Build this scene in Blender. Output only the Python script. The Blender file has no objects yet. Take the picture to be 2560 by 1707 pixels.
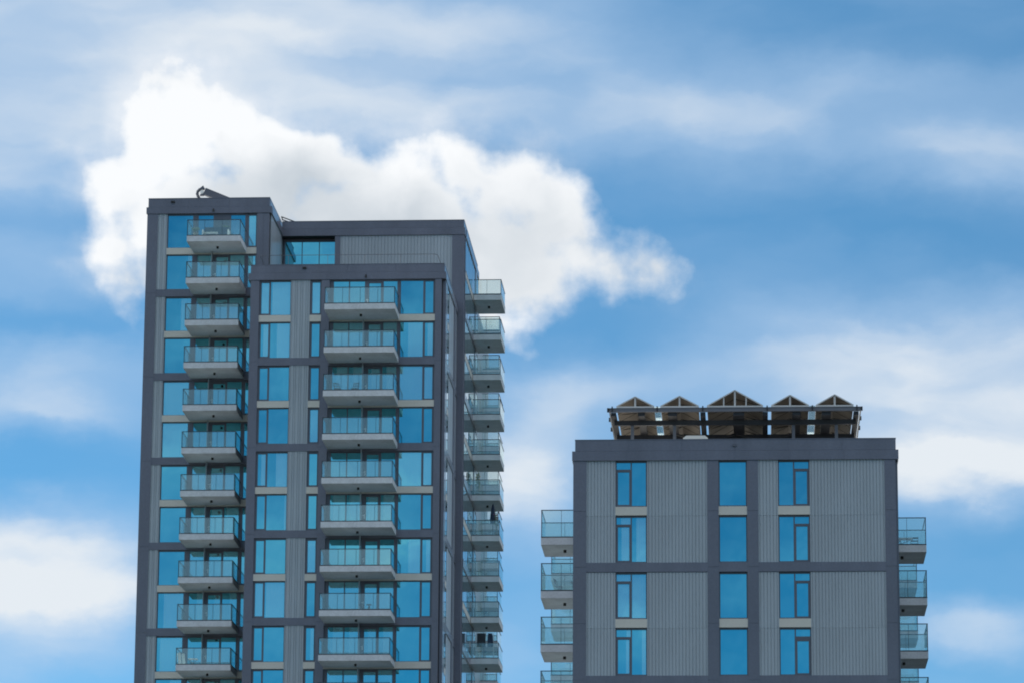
import bpy, math, random
from mathutils import Vector, Matrix, Euler
random.seed(7)
S = bpy.context.scene
COL = S.collection
R_ = math.radians
Z0 = 1.7                                   # eye height: all heights below are metres above the eye

# ------------------------------------------------------------------ camera
cam_d = bpy.data.cameras.new('camera'); cam = bpy.data.objects.new('camera', cam_d); COL.objects.link(cam)
F_PX, YAW, PITCH, ROLL = 9596.16, -0.0645, 0.22715, 0.00665
fw = Vector((math.sin(YAW)*math.cos(PITCH), math.cos(YAW)*math.cos(PITCH), math.sin(PITCH)))
rt = Vector((math.cos(YAW), -math.sin(YAW), 0.0)); up = rt.cross(fw)
r2 = rt*math.cos(ROLL) + up*math.sin(ROLL); u2 = up*math.cos(ROLL) - rt*math.sin(ROLL)
cam.matrix_world = Matrix(((r2.x, u2.x, -fw.x, 0), (r2.y, u2.y, -fw.y, 0), (r2.z, u2.z, -fw.z, Z0), (0, 0, 0, 1)))
cam_d.sensor_fit = 'HORIZONTAL'; cam_d.sensor_width = 36.0; cam_d.lens = 36.0*F_PX/2560.0
cam_d.clip_start = 1.0; cam_d.clip_end = 6000.0
S.camera = cam
S.view_settings.view_transform = 'Standard'; S.view_settings.look = 'None'
S.cycles.filter_width = 1.9
S.view_settings.gamma = 1.0; S.view_settings.exposure = 0.25

# ------------------------------------------------------------------ sun and sky
SUN_EL, SUN_DIR = R_(32), Vector((-0.88, 0.30, 0)).normalized()      # to the left and slightly behind the towers
sd = Vector((SUN_DIR.x*math.cos(SUN_EL), SUN_DIR.y*math.cos(SUN_EL), math.sin(SUN_EL)))
sun_d = bpy.data.lights.new('sun', 'SUN'); sun_d.energy = 4.5; sun_d.angle = R_(0.5); sun_d.color = (1.0, 0.95, 0.87)
sun = bpy.data.objects.new('sun', sun_d); COL.objects.link(sun)
sun.rotation_euler = (-sd).to_track_quat('-Z', 'Y').to_euler()

# (azimuth*0.95, elevation, radius) in degrees of the sky: puffs of the cumulus
CUM = [(-8.22,16.33,0.96),(-8.72,15.87,0.89),(-9.17,15.24,0.77),(-9.40,14.45,0.61),(-9.31,13.94,0.39),(-7.57,16.00,0.89),(-6.99,15.62,0.89),(-6.22,15.61,0.80),(-5.51,15.07,0.77),(-4.75,15.14,0.77),(-4.21,15.54,0.70),(-3.60,15.29,0.77),(-3.02,14.70,0.83),(-2.67,14.58,0.55),(-3.78,14.24,0.96),(-4.03,13.72,0.70),(-4.74,14.30,0.96),(-6.02,14.54,0.96),(-7.29,14.71,1.02),(-8.43,14.74,0.96),(-1.51,14.20,0.36),(-1.90,14.22,0.33),(-3.25,13.85,0.62),(-3.60,13.35,0.50),(-9.10,13.85,0.45),(-2.60,14.30,0.50),(-2.15,14.25,0.35),(-1.25,14.25,0.24),(-9.45,14.90,0.56),(-5.00,15.10,0.75),(-4.50,14.90,0.80),(-7.00,15.20,0.90)]
# (azimuth*0.95, elevation, half width, half height, density): veils of high cloud
STR = [(-10.6,17.2,5.2,2.2,0.74),(-6.5,17.4,6.0,1.5,0.45),(-4.0,16.9,3.6,1.1,0.35),(-11.03,15.90,2.9,1.0,0.50),
 (-0.17,16.22,5.2,0.95,0.42),(2.70,16.3,3.6,0.8,0.30),(3.63,15.62,1.93,0.77,0.30),(-10.33,13.93,1.80,0.55,0.50),
 (-9.97,12.59,1.93,0.39,0.45),(-10.51,12.08,2.12,0.48,0.60),(-10.05,9.35,2.3,1.05,0.97),(-10.9,9.75,1.6,0.8,0.8),
 (2.32,12.88,3.4,1.2,0.44),(3.37,12.02,2.6,1.5,0.85),(2.48,11.23,2.3,0.62,0.88),(0.44,13.16,2.05,0.77,0.24),
 (-2.72,11.94,2.05,0.77,0.30),(-3.25,10.95,1.25,1.15,0.97),(-1.78,12.27,2.70,0.71,0.28),(3.30,8.70,1.7,0.42,0.66),
 (-0.20,11.87,2.70,0.58,0.22),(-3.39,8.37,0.71,0.58,0.30),(-10.57,8.19,1.48,0.51,0.35)]
GRY = [(-6.88,15.01,1.48,0.96,0.90),(-5.60,14.71,1.28,0.77,0.70),(-3.81,14.27,1.41,0.90,0.50),(-8.88,13.85,0.51,0.58,0.50),(-4.64,14.59,1.60,0.51,0.50),(-3.1,14.5,1.5,1.1,0.32),(-1.5,14.25,1.0,0.6,0.55)]

class NT:
    def __init__(s, tree): s.t = tree; s.t.nodes.clear()
    def n(s, typ, **kw):
        nd = s.t.nodes.new(typ)
        for k, v in kw.items(): setattr(nd, k, v)
        return nd
    def put(s, sock, v):
        if isinstance(v, bpy.types.NodeSocket): s.t.links.new(v, sock)
        else: sock.default_value = v
    def m(s, op, a, b=0.0, c=0.0, clamp=False):
        nd = s.n('ShaderNodeMath', operation=op, use_clamp=clamp)
        s.put(nd.inputs[0], a); s.put(nd.inputs[1], b); s.put(nd.inputs[2], c); return nd.outputs[0]
    def v(s, op, a, b=(0, 0, 0), c=(0, 0, 0), out=0):
        nd = s.n('ShaderNodeVectorMath', operation=op)
        s.put(nd.inputs[0], a); s.put(nd.inputs[1], b); s.put(nd.inputs[2], c); return nd.outputs[out]
    def mr(s, x, a, b, c=0.0, d=1.0, kind='SMOOTHSTEP'):
        nd = s.n('ShaderNodeMapRange', interpolation_type=kind)
        for i, q in enumerate((x, a, b, c, d)): s.put(nd.inputs[i], q)
        return nd.outputs[0]
    def noise(s, vec, scale, detail=4, rough=0.5, dist=0.0, col=False):
        nd = s.n('ShaderNodeTexNoise'); s.put(nd.inputs['Vector'], vec)
        nd.inputs['Scale'].default_value = scale; nd.inputs['Detail'].default_value = detail
        nd.inputs['Roughness'].default_value = rough; nd.inputs['Distortion'].default_value = dist
        return nd.outputs['Color' if col else 'Fac']
    def mix(s, f, a, b, bt='MIX'):
        nd = s.n('ShaderNodeMix', data_type='RGBA', blend_type=bt)
        s.put(nd.inputs[0], f); s.put(nd.inputs[6], a); s.put(nd.inputs[7], b); return nd.outputs[2]

world = bpy.data.worlds.new('World'); S.world = world; world.use_nodes = True
w = NT(world.node_tree)
dirv = w.n('ShaderNodeTexCoord').outputs['Generated']
sep = w.n('ShaderNodeSeparateXYZ'); w.put(sep.inputs[0], dirv)
az = w.m('MULTIPLY', w.m('ARCTAN2', sep.outputs[0], sep.outputs[1]), 57.2958*0.95)
el = w.m('MULTIPLY', w.m('ARCSINE', sep.outputs[2]), 57.2958)
cmb = w.n('ShaderNodeCombineXYZ'); w.put(cmb.inputs[0], az); w.put(cmb.inputs[1], el)
P = cmb.outputs[0]
# clear sky
sky = w.n('ShaderNodeTexSky', sky_type='NISHITA', sun_disc=False)
sky.sun_elevation = SUN_EL; sky.sun_rotation = math.atan2(sd.x, sd.y)
sky.air_density = 1.0; sky.dust_density = 0.2; sky.ozone_density = 4.0
w.put(sky.inputs['Vector'], w.v('NORMALIZE', w.v('MULTIPLY', dirv, (1, 1, 2.6))))
hsv = w.n('ShaderNodeHueSaturation'); hsv.inputs['Saturation'].default_value = 1.25; hsv.inputs['Value'].default_value = 1.0
w.put(hsv.inputs['Color'], w.mix(1.0, sky.outputs[0], (1.08, 1.15, 0.98, 1), 'MULTIPLY'))
# high veils
wob = w.v('MULTIPLY', w.v('SUBTRACT', w.noise(P, 0.35, 3, 0.5, col=True), (0.5, 0.5, 0.5)), (1.8, 0.6, 0))
wob2 = w.v('MULTIPLY', w.v('SUBTRACT', w.noise(w.v('MULTIPLY', P, (0.6, 1.0, 0)), 1.3, 7, 0.58, col=True), (0.5, 0.5, 0.5)), (1.1, 0.75, 0))
Pw = w.v('ADD', w.v('ADD', P, wob), wob2)
clear = 1.0
for (a, e, rx, ry, st) in STR:
    d = w.v('LENGTH', w.v('MULTIPLY_ADD', Pw, (1/rx, 1/ry, 0), (-a/rx, -e/ry, 0)), out=1)
    q2 = w.mr(d, 0.1, 1.5, 1.0-st, 1.0)
    clear = w.m('MULTIPLY', q2, clear)
streak = w.noise(w.v('MULTIPLY', Pw, (0.30, 1.0, 0)), 0.75, 4, 0.42, 0.15)
fine = w.noise(w.v('MULTIPLY', Pw, (0.55, 1.0, 0)), 2.2, 4, 0.5)
veil = w.m('SUBTRACT', 1.0, clear)
veil = w.m('MULTIPLY', veil, w.mr(w.m('ADD', streak, w.m('MULTIPLY', fine, 0.15)), 0.30, 0.85, 0.80, 1.12))
veil = w.m('ADD', w.m('MULTIPLY', veil, 0.92), w.mr(streak, 0.30, 0.78, 0.06, 0.26))
front = w.m('MULTIPLY', w.mr(w.m('ABSOLUTE', w.m('ADD', az, 3.6)), 11.0, 20.0, 1.0, 0.0), w.mr(el, 21.0, 28.0, 1.0, 0.0))
gen = w.noise(w.v('MULTIPLY_ADD', dirv, (1, 1, 2.0), (8.8, 0, 0)), 9.0, 7, 0.55, 0.5)
high = w.mr(el, 17.0, 38.0, 0.02, 0.32)
genm = w.mr(w.m('ADD', gen, high), 0.42, 0.66, 0.10, 0.97)
# cloud banks in the sky behind the photographer, seen only mirrored in the windows
RSTR = [(-7.4,10.45,3.4,0.95,0.60),(-5.3,9.9,2.0,0.8,0.45),(-5.6,13.6,1.7,0.6,0.42),(-2.1,8.8,0.8,0.8,0.70),(-8.8,8.3,1.2,0.5,0.35),(-4.2,15.3,2.0,0.6,0.5),(0.8,9.6,1.2,0.5,0.25),(-6.7,14.4,1.3,0.5,0.6),(-7.4,12.9,3.2,1.4,0.32),(-7.0,8.6,3.2,0.9,0.32)]
azm = w.m('MULTIPLY', w.m('ARCTAN2', sep.outputs[0], w.m('MULTIPLY', sep.outputs[1], -1.0)), 57.2958*0.95)
cm2 = w.n('ShaderNodeCombineXYZ'); w.put(cm2.inputs[0], azm); w.put(cm2.inputs[1], el); cm2.inputs[2].default_value = 4.0
Pm = w.v('ADD', cm2.outputs[0], w.v('MULTIPLY', w.v('SUBTRACT', w.noise(cm2.outputs[0], 0.7, 6, 0.55, col=True), (0.5, 0.5, 0.5)), (2.0, 1.2, 0)))
rclear = 1.0
for (a, e, rx, ry, st) in RSTR:
    d = w.v('LENGTH', w.v('MULTIPLY_ADD', w.v('MULTIPLY', Pm, (1, 1, 0)), (1/rx, 1/ry, 0), (-a/rx, -e/ry, 0)), out=1)
    rclear = w.m('MULTIPLY', w.mr(d, 0.1, 1.5, 1.0-st, 1.0), rclear)
rveil = w.m('ADD', w.m('SUBTRACT', 1.0, rclear), w.mr(w.noise(Pm, 0.9, 5, 0.5), 0.35, 0.75, 0.0, 0.30))
rear = w.m('MULTIPLY', w.mr(w.m('ABSOLUTE', w.m('ADD', azm, 3.6)), 10.0, 17.0, 1.0, 0.0), w.mr(el, 19.0, 26.0, 1.0, 0.0))
genm = w.m('ADD', w.m('MULTIPLY', rear, rveil), w.m('MULTIPLY', w.m('SUBTRACT', 1.0, rear), genm))
bank = w.m('ADD', w.m('MULTIPLY', front, veil), w.m('MULTIPLY', w.m('SUBTRACT', 1.0, front), genm), clamp=True)
veil_col = w.mix(w.mr(bank, 0.50, 1.0), (0.44, 0.61, 0.83, 1), (0.77, 0.825, 0.88, 1))
# cumulus
warp = w.v('MULTIPLY', w.v('SUBTRACT', w.noise(P, 0.85, 6, 0.5, col=True), (0.5, 0.5, 0.5)), (1.25, 1.25, 0))
Pc = w.v('ADD', P, warp)
field = None
for (a, e, r) in CUM:
    d = w.v('DISTANCE', Pc, (a, e, 0), out=1)
    q = w.m('MULTIPLY_ADD', d, -1.0, r)
    field = q if field is None else w.m('SMOOTH_MAX', field, q, 0.45)
fb = w.noise(P, 1.6, 9, 0.50)
dens = w.m('ADD', field, w.m('MULTIPLY', w.m('SUBTRACT', fb, 0.5), 0.95))
calpha = w.mr(dens, -0.30, 0.48)
g = 1.0
for (a, e, rx, ry, st) in GRY:
    d = w.v('LENGTH', w.v('MULTIPLY_ADD', Pc, (1/rx, 1/ry, 0), (-a/rx, -e/ry, 0)), out=1)
    g = w.m('MULTIPLY', w.mr(d, 0.1, 1.4, 1.0-st, 1.0), g)
puff = w.m('SUBTRACT', w.noise(Pc, 0.8, 4, 0.45), w.noise(w.v('ADD', Pc, (-0.35, 0.38, 0)), 0.8, 4, 0.45))
shade = w.m('ADD', w.m('SUBTRACT', 1.0, g), w.m('MULTIPLY', puff, -0.85), clamp=True)
thin = w.mr(dens, 0.0, 0.45, 1.0, 0.0)
ccol = w.mix(shade, (0.94, 0.96, 0.98, 1), (0.56, 0.62, 0.68, 1))
ccol = w.mix(w.m('MULTIPLY', thin, 0.16), ccol, (0.66, 0.75, 0.86, 1))
cloud_mask = w.m('MAXIMUM', bank, calpha)
cloud_col = w.mix(calpha, veil_col, ccol)
bg1 = w.n('ShaderNodeBackground'); w.put(bg1.inputs[0], hsv.outputs[0]); bg1.inputs[1].default_value = 0.15
bg2 = w.n('ShaderNodeBackground'); w.put(bg2.inputs[0], cloud_col); bg2.inputs[1].default_value = 0.86
ms = w.n('ShaderNodeMixShader'); w.put(ms.inputs[0], cloud_mask)
w.t.links.new(bg1.outputs[0], ms.inputs[1]); w.t.links.new(bg2.outputs[0], ms.inputs[2])
wo = w.n('ShaderNodeOutputWorld'); w.t.links.new(ms.outputs[0], wo.inputs[0])

# ------------------------------------------------------------------ materials
def mat(name, col, rough=0.6, metal=0.0, var=0.12, vscale=0.6, fine=0.0, spec=0.5, bump=0.0, streak=False, coat=0.0):
    m = bpy.data.materials.new(name); m.use_nodes = True; t = NT(m.node_tree)
    tc = t.n('ShaderNodeTexCoord').outputs['Object']
    vec = t.v('MULTIPLY', tc, (1, 1, 0.25)) if streak else tc
    nz = t.noise(vec, vscale, 5, 0.6)
    f = t.mr(nz, 0.3, 0.7, 1.0-var, 1.0+var, 'LINEAR')
    if fine: f = t.m('MULTIPLY', f, t.mr(t.noise(tc, 9.0, 3, 0.7), 0.3, 0.7, 1.0-fine, 1.0+fine, 'LINEAR'))
    c = t.v('SCALE', tuple(col[:3])); t.put(c.node.inputs[3], f)
    b = t.n('ShaderNodeBsdfPrincipled'); t.put(b.inputs['Base Color'], c)
    b.inputs['Roughness'].default_value = rough; b.inputs['Metallic'].default_value = metal
    b.inputs['Specular IOR Level'].default_value = spec
    if coat:
        b.inputs['Coat Weight'].default_value = coat; b.inputs['Coat Roughness'].default_value = 0.12; b.inputs['Coat IOR'].default_value = 1.5
    if bump:
        bp = t.n('ShaderNodeBump'); bp.inputs['Strength'].default_value = bump; bp.inputs['Distance'].default_value = 0.02
        t.put(bp.inputs['Height'], t.noise(tc, 4.0, 4, 0.6)); t.t.links.new(bp.outputs[0], b.inputs['Normal'])
    o = t.n('ShaderNodeOutputMaterial'); t.t.links.new(b.outputs[0], o.inputs[0]); return m

def pane_mat():
    m = bpy.data.materials.new('coated_glass'); m.use_nodes = True; t = NT(m.node_tree)
    on = t.n('ShaderNodeObjectInfo'); oi = on.outputs['Random']
    uv = t.n('ShaderNodeTexCoord').outputs['UV']
    sp = t.n('ShaderNodeSeparateXYZ'); t.put(sp.inputs[0], uv)
    oc = t.n('ShaderNodeTexCoord').outputs['Object']
    # curtains hang behind some of the panes, drawn part of the way
    has = t.m('MULTIPLY', t.m('GREATER_THAN', oi, 0.45), t.m('LESS_THAN', on.outputs['Object Index'], 0.5))   # index 1: no curtains hung
    part = t.m('FRACT', t.m('MULTIPLY', oi, 37.0))
    drawn = t.mr(sp.outputs[0], t.m('SUBTRACT', part, 0.02), t.m('ADD', part, 0.02), 0.0, 1.0)
    drawn = t.m('MAXIMUM', drawn, t.m('GREATER_THAN', t.m('FRACT', t.m('MULTIPLY', oi, 91.0)), 0.6))
    folds = t.n('ShaderNodeTexWave', wave_type='BANDS', bands_direction='X')
    t.put(folds.inputs['Vector'], oc); folds.inputs['Scale'].default_value = 3.2; folds.inputs['Distortion'].default_value = 1.5
    cur = t.mix(t.m('MULTIPLY', folds.outputs['Fac'], 0.5), (0.44, 0.52, 0.50, 1), (0.27, 0.35, 0.35, 1))
    room = t.mix(t.mr(t.noise(oc, 1.3, 2, 0.5), 0.42, 0.6), (0.015, 0.045, 0.055, 1), (0.06, 0.12, 0.125, 1))
    inner = t.mix(t.m('MULTIPLY', has, drawn), room, cur)
    di = t.n('ShaderNodeBsdfDiffuse'); t.put(di.inputs[0], inner)
    lw = t.n('ShaderNodeLayerWeight'); lw.inputs[0].default_value = 0.35
    gl = t.n('ShaderNodeBsdfGlossy'); gl.inputs['Roughness'].default_value = 0.015
    t.put(gl.inputs[0], t.mix(t.mr(lw.outputs['Facing'], 0.45, 0.95), (0.20, 0.79, 0.91, 1), (0.95, 0.98, 1.0, 1)))
    bp = t.n('ShaderNodeBump'); bp.inputs['Strength'].default_value = 0.05; bp.inputs['Distance'].default_value = 0.03
    t.put(bp.inputs['Height'], t.noise(oc, 0.8, 2, 0.4)); t.t.links.new(bp.outputs[0], gl.inputs['Normal'])
    mx = t.n('ShaderNodeMixShader'); t.put(mx.inputs[0], t.mr(lw.outputs['Facing'], 0.3, 0.95, 0.66, 0.97))
    t.t.links.new(di.outputs[0], mx.inputs[1]); t.t.links.new(gl.outputs[0], mx.inputs[2])
    o = t.n('ShaderNodeOutputMaterial'); t.t.links.new(mx.outputs[0], o.inputs[0]); return m

def clear_glass(name, tint, refl, milk):
    m = bpy.data.materials.new(name); m.use_nodes = True; t = NT(m.node_tree)
    tr = t.n('ShaderNodeBsdfTransparent'); tr.inputs[0].default_value = tint
    di = t.n('ShaderNodeBsdfDiffuse'); di.inputs[0].default_value = (0.52, 0.74, 0.70, 1)
    m0 = t.n('ShaderNodeMixShader'); m0.inputs[0].default_value = milk
    t.t.links.new(tr.outputs[0], m0.inputs[1]); t.t.links.new(di.outputs[0], m0.inputs[2])
    gl = t.n('ShaderNodeBsdfGlossy'); gl.inputs['Roughness'].default_value = 0.02; gl.inputs[0].default_value = (0.85, 0.95, 0.97, 1)
    lw = t.n('ShaderNodeLayerWeight'); lw.inputs[0].default_value = 0.4
    mx = t.n('ShaderNodeMixShader'); t.put(mx.inputs[0], t.mr(lw.outputs['Facing'], 0.5, 1.0, refl, 0.85))
    t.t.links.new(m0.outputs[0], mx.inputs[1]); t.t.links.new(gl.outputs[0], mx.inputs[2])
    o = t.n('ShaderNodeOutputMaterial'); t.t.links.new(mx.outputs[0], o.inputs[0]); return m

M = {
 'panel': mat('dark_facade_panel', (0.116, 0.120, 0.160), 0.42, 0.0, 0.17, 0.45, 0.09, 0.5, streak=True, coat=0.7),
 'clad': mat('grey_ribbed_metal', (0.335, 0.385, 0.435), 0.45, 0.0, 0.12, 0.5, 0.04, streak=True, coat=0.3),
 'cream': mat('pale_spandrel_panel', (0.58, 0.57, 0.53), 0.6, 0.0, 0.06, 0.5, 0.03),
 'conc': mat('balcony_concrete', (0.61, 0.645, 0.69), 0.9, 0.0, 0.11, 0.9, 0.10, 0.08),
 'frame': mat('dark_window_frame', (0.085, 0.09, 0.12), 0.45, coat=0.4),
 'rail': mat('dark_rail_metal', (0.03, 0.04, 0.055), 0.5),
 'core': mat('inner_wall', (0.05, 0.05, 0.055), 0.8),
 'roof': mat('roof_gravel', (0.76, 0.73, 0.67), 0.9, 0, 0.12, 1.0, 0.15),
 'steel': mat('dark_painted_steel', (0.022, 0.024, 0.032), 0.55),
 'post': mat('grey_painted_steel', (0.13, 0.14, 0.17), 0.5),
 'alu': mat('pale_aluminium', (0.50, 0.51, 0.52), 0.45, 0.0),
 'black': mat('black_fitting', (0.012, 0.012, 0.014), 0.5),
 'white': mat('white_paint', (0.80, 0.80, 0.78), 0.5),
 'navy': mat('navy_fabric', (0.03, 0.045, 0.085), 0.9),
 'leaf': mat('leaf_green', (0.16, 0.24, 0.08), 0.7, 0, 0.4, 8.0),
 'leafp': mat('pale_leaf', (0.20, 0.26, 0.16), 0.7, 0, 0.4, 8.0),
 'pink': mat('pink_blossom', (0.45, 0.16, 0.25), 0.7, 0, 0.4, 10.0),
 'yellow': mat('yellow_blossom', (0.60, 0.45, 0.10), 0.7, 0, 0.3, 10.0),
 'wood': mat('grey_wood', (0.22, 0.19, 0.16), 0.7),
 'ground': mat('ground_cover', (0.038, 0.044, 0.032), 0.95, 0, 0.3, 0.02),
 'pane': pane_mat(),
 'glass': clear_glass('balustrade_glass', (0.91, 0.962, 0.95, 1), 0.09, 0.095),
}
def pv_mat():
    m = bpy.data.materials.new('solar_backsheet'); m.use_nodes = True; t = NT(m.node_tree)
    oc = t.n('ShaderNodeTexCoord').outputs['Object']
    br = t.n('ShaderNodeTexBrick'); br.offset = 0.0; t.put(br.inputs['Vector'], t.v('MULTIPLY', oc, (0.0, 1, 1)))
    br.inputs['Color1'].default_value = (0.27, 0.255, 0.235, 1); br.inputs['Color2'].default_value = (0.235, 0.225, 0.21, 1)
    br.inputs['Mortar'].default_value = (0.20, 0.17, 0.14, 1); br.inputs['Scale'].default_value = 1.0
    br.inputs['Mortar Size'].default_value = 0.02; br.inputs['Brick Width'].default_value = 0.165; br.inputs['Row Height'].default_value = 0.5
    b = t.n('ShaderNodeBsdfPrincipled'); t.put(b.inputs['Base Color'], br.outputs[0]); b.inputs['Roughness'].default_value = 0.6
    tl = t.n('ShaderNodeBsdfTranslucent'); tl.inputs[0].default_value = (0.38, 0.36, 0.33, 1)
    mx = t.n('ShaderNodeMixShader'); mx.inputs[0].default_value = 0.16
    t.t.links.new(b.outputs[0], mx.inputs[1]); t.t.links.new(tl.outputs[0], mx.inputs[2])
    o = t.n('ShaderNodeOutputMaterial'); t.t.links.new(mx.outputs[0], o.inputs[0]); return m
M['pv'] = pv_mat()
M['pvtop'] = mat('solar_glass', (0.015, 0.02, 0.04), 0.12)

# ------------------------------------------------------------------ mesh helpers
WP = {}                                      # world position of every object's origin
class MB:
    def __init__(s): s.v = []; s.f = []; s.uv = []
    def q(s, pts, uv=None):
        i = len(s.v); s.v += [Vector(p) for p in pts]; s.f.append(tuple(range(i, i+len(pts))))
        s.uv += (uv or [(0, 0)]*len(pts)); return s
    def box(s, x0, x1, y0, y1, z0, z1):
        p = [(x0,y0,z0),(x1,y0,z0),(x1,y1,z0),(x0,y1,z0),(x0,y0,z1),(x1,y0,z1),(x1,y1,z1),(x0,y1,z1)]
        for f in ((0,3,2,1),(4,5,6,7),(0,1,5,4),(1,2,6,5),(2,3,7,6),(3,0,4,7)): s.q([p[k] for k in f])
        return s
    def bar(s, a, b, wd, ht, upv=(0, 0, 1)):
        a, b = Vector(a), Vector(b); d = (b-a).normalized(); u = Vector(upv)
        if abs(d.dot(u)) > 0.98: u = Vector((0, 1, 0))
        sx = d.cross(u).normalized()*wd/2; sz = sx.cross(d).normalized()*ht/2
        p = [a-sx-sz, a+sx-sz, a+sx+sz, a-sx+sz, b-sx-sz, b+sx-sz, b+sx+sz, b-sx+sz]
        for f in ((3,2,1,0),(4,5,6,7),(0,1,5,4),(1,2,6,5),(2,3,7,6),(3,0,4,7)): s.q([p[k] for k in f])
        return s
    def tube(s, pts, rad, n=8, cap=True):
        pts = [Vector(p) for p in pts]; rad = rad if isinstance(rad, (list, tuple)) else [rad]*len(pts); rings = []
        for i, p in enumerate(pts):
            d = (pts[min(i+1, len(pts)-1)]-pts[max(i-1, 0)]).normalized()
            u = Vector((0, 0, 1)) if abs(d.z) < 0.9 else Vector((0, 1, 0))
            a = d.cross(u).normalized(); b = d.cross(a)
            rings.append([p+(a*math.cos(2*math.pi*k/n)+b*math.sin(2*math.pi*k/n))*rad[i] for k in range(n)])
        for i in range(len(rings)-1):
            for k in range(n): s.q([rings[i][k], rings[i][(k+1)%n], rings[i+1][(k+1)%n], rings[i+1][k]])
        if cap: s.q(list(reversed(rings[0]))); s.q(rings[-1])
        return s
    def prism(s, poly, y0, y1):              # polygon in XZ pushed along Y
        n = len(poly)
        s.q([(x, y0, z) for x, z in poly]); s.q([(x, y1, z) for x, z in reversed(poly)])
        for i in range(n):
            (xa, za), (xb, zb) = poly[i], poly[(i+1)%n]
            s.q([(xa, y0, za), (xa, y1, za), (xb, y1, zb), (xb, y0, zb)])
        return s
    def leafy(s, c, r, n, size, seed=1):
        rg = random.Random(seed)
        for _ in range(n):
            d = Vector((rg.gauss(0, 1), rg.gauss(0, 1), rg.gauss(0, 1))).normalized()*rg.random()**0.4
            p = Vector(c)+Vector((d.x*r[0], d.y*r[1], d.z*r[2]))
            a = Vector((rg.gauss(0, 1), rg.gauss(0, 1), rg.gauss(0, 1))).normalized()*size*rg.uniform(.6, 1.3)
            b = a.cross(Vector((rg.gauss(0, 1), rg.gauss(0, 1), rg.gauss(0, 1)))).normalized()*size*0.5
            s.q([p-a, p+b, p+a, p-b])
        return s
    def build(s, name, m, parent=None, merge=False):
        xs = [p.x for p in s.v]; ys = [p.y for p in s.v]; zs = [p.z for p in s.v]
        o = Vector(((min(xs)+max(xs))/2, (min(ys)+max(ys))/2, (min(zs)+max(zs))/2))
        me = bpy.data.meshes.new(name); me.from_pydata([tuple(p-o) for p in s.v], [], s.f)
        ul = me.uv_layers.new(name='UVMap')
        for i, u in enumerate(s.uv): ul.data[i].uv = u
        me.materials.append(m); me.validate(); me.update()
        ob = bpy.data.objects.new(name, me); COL.objects.link(ob)
        wpos = o+Vector((0, 0, Z0)); WP[ob.name] = wpos
        if parent: ob.parent = parent; ob.location = wpos-WP[parent.name]
        else: ob.location = wpos
        return ob
def tag(o, label=None, cat=None, group=None, kind=None):
    if label: o['label'] = label
    if cat: o['category'] = cat
    if group: o['group'] = group
    if kind: o['kind'] = kind
    return o
def thing(name, label, cat, loc, group=None):
    e = bpy.data.objects.new(name, None); COL.objects.link(e); e.empty_display_size = 0.3
    e.location = Vector(loc)+Vector((0, 0, Z0)); WP[e.name] = e.location.copy(); return tag(e, label, cat, group)
def copy_tree(o, parent, off):
    c = o.copy(); COL.objects.link(c); c.parent = parent; WP[c.name] = WP[o.name]+Vector(off)
    c.location = o.location+Vector(off)
    for ch in list(o.children):
        d = ch.copy(); COL.objects.link(d); d.parent = c; WP[d.name] = WP[ch.name]+Vector(off)
    return c

# walls facing the street look along -Y; side walls of the left tower look along +X
def FY(y): return (lambda u, d, z: (u, y+d, z))
def FX(x): return (lambda u, d, z: (x-d, u, z))
def wbox(mb, F, u0, u1, d0, d1, z0, z1):
    a, b = F(u0, d0, z0), F(u1, d1, z1)
    return mb.box(min(a[0], b[0]), max(a[0], b[0]), min(a[1], b[1]), max(a[1], b[1]), z0, z1)

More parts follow.
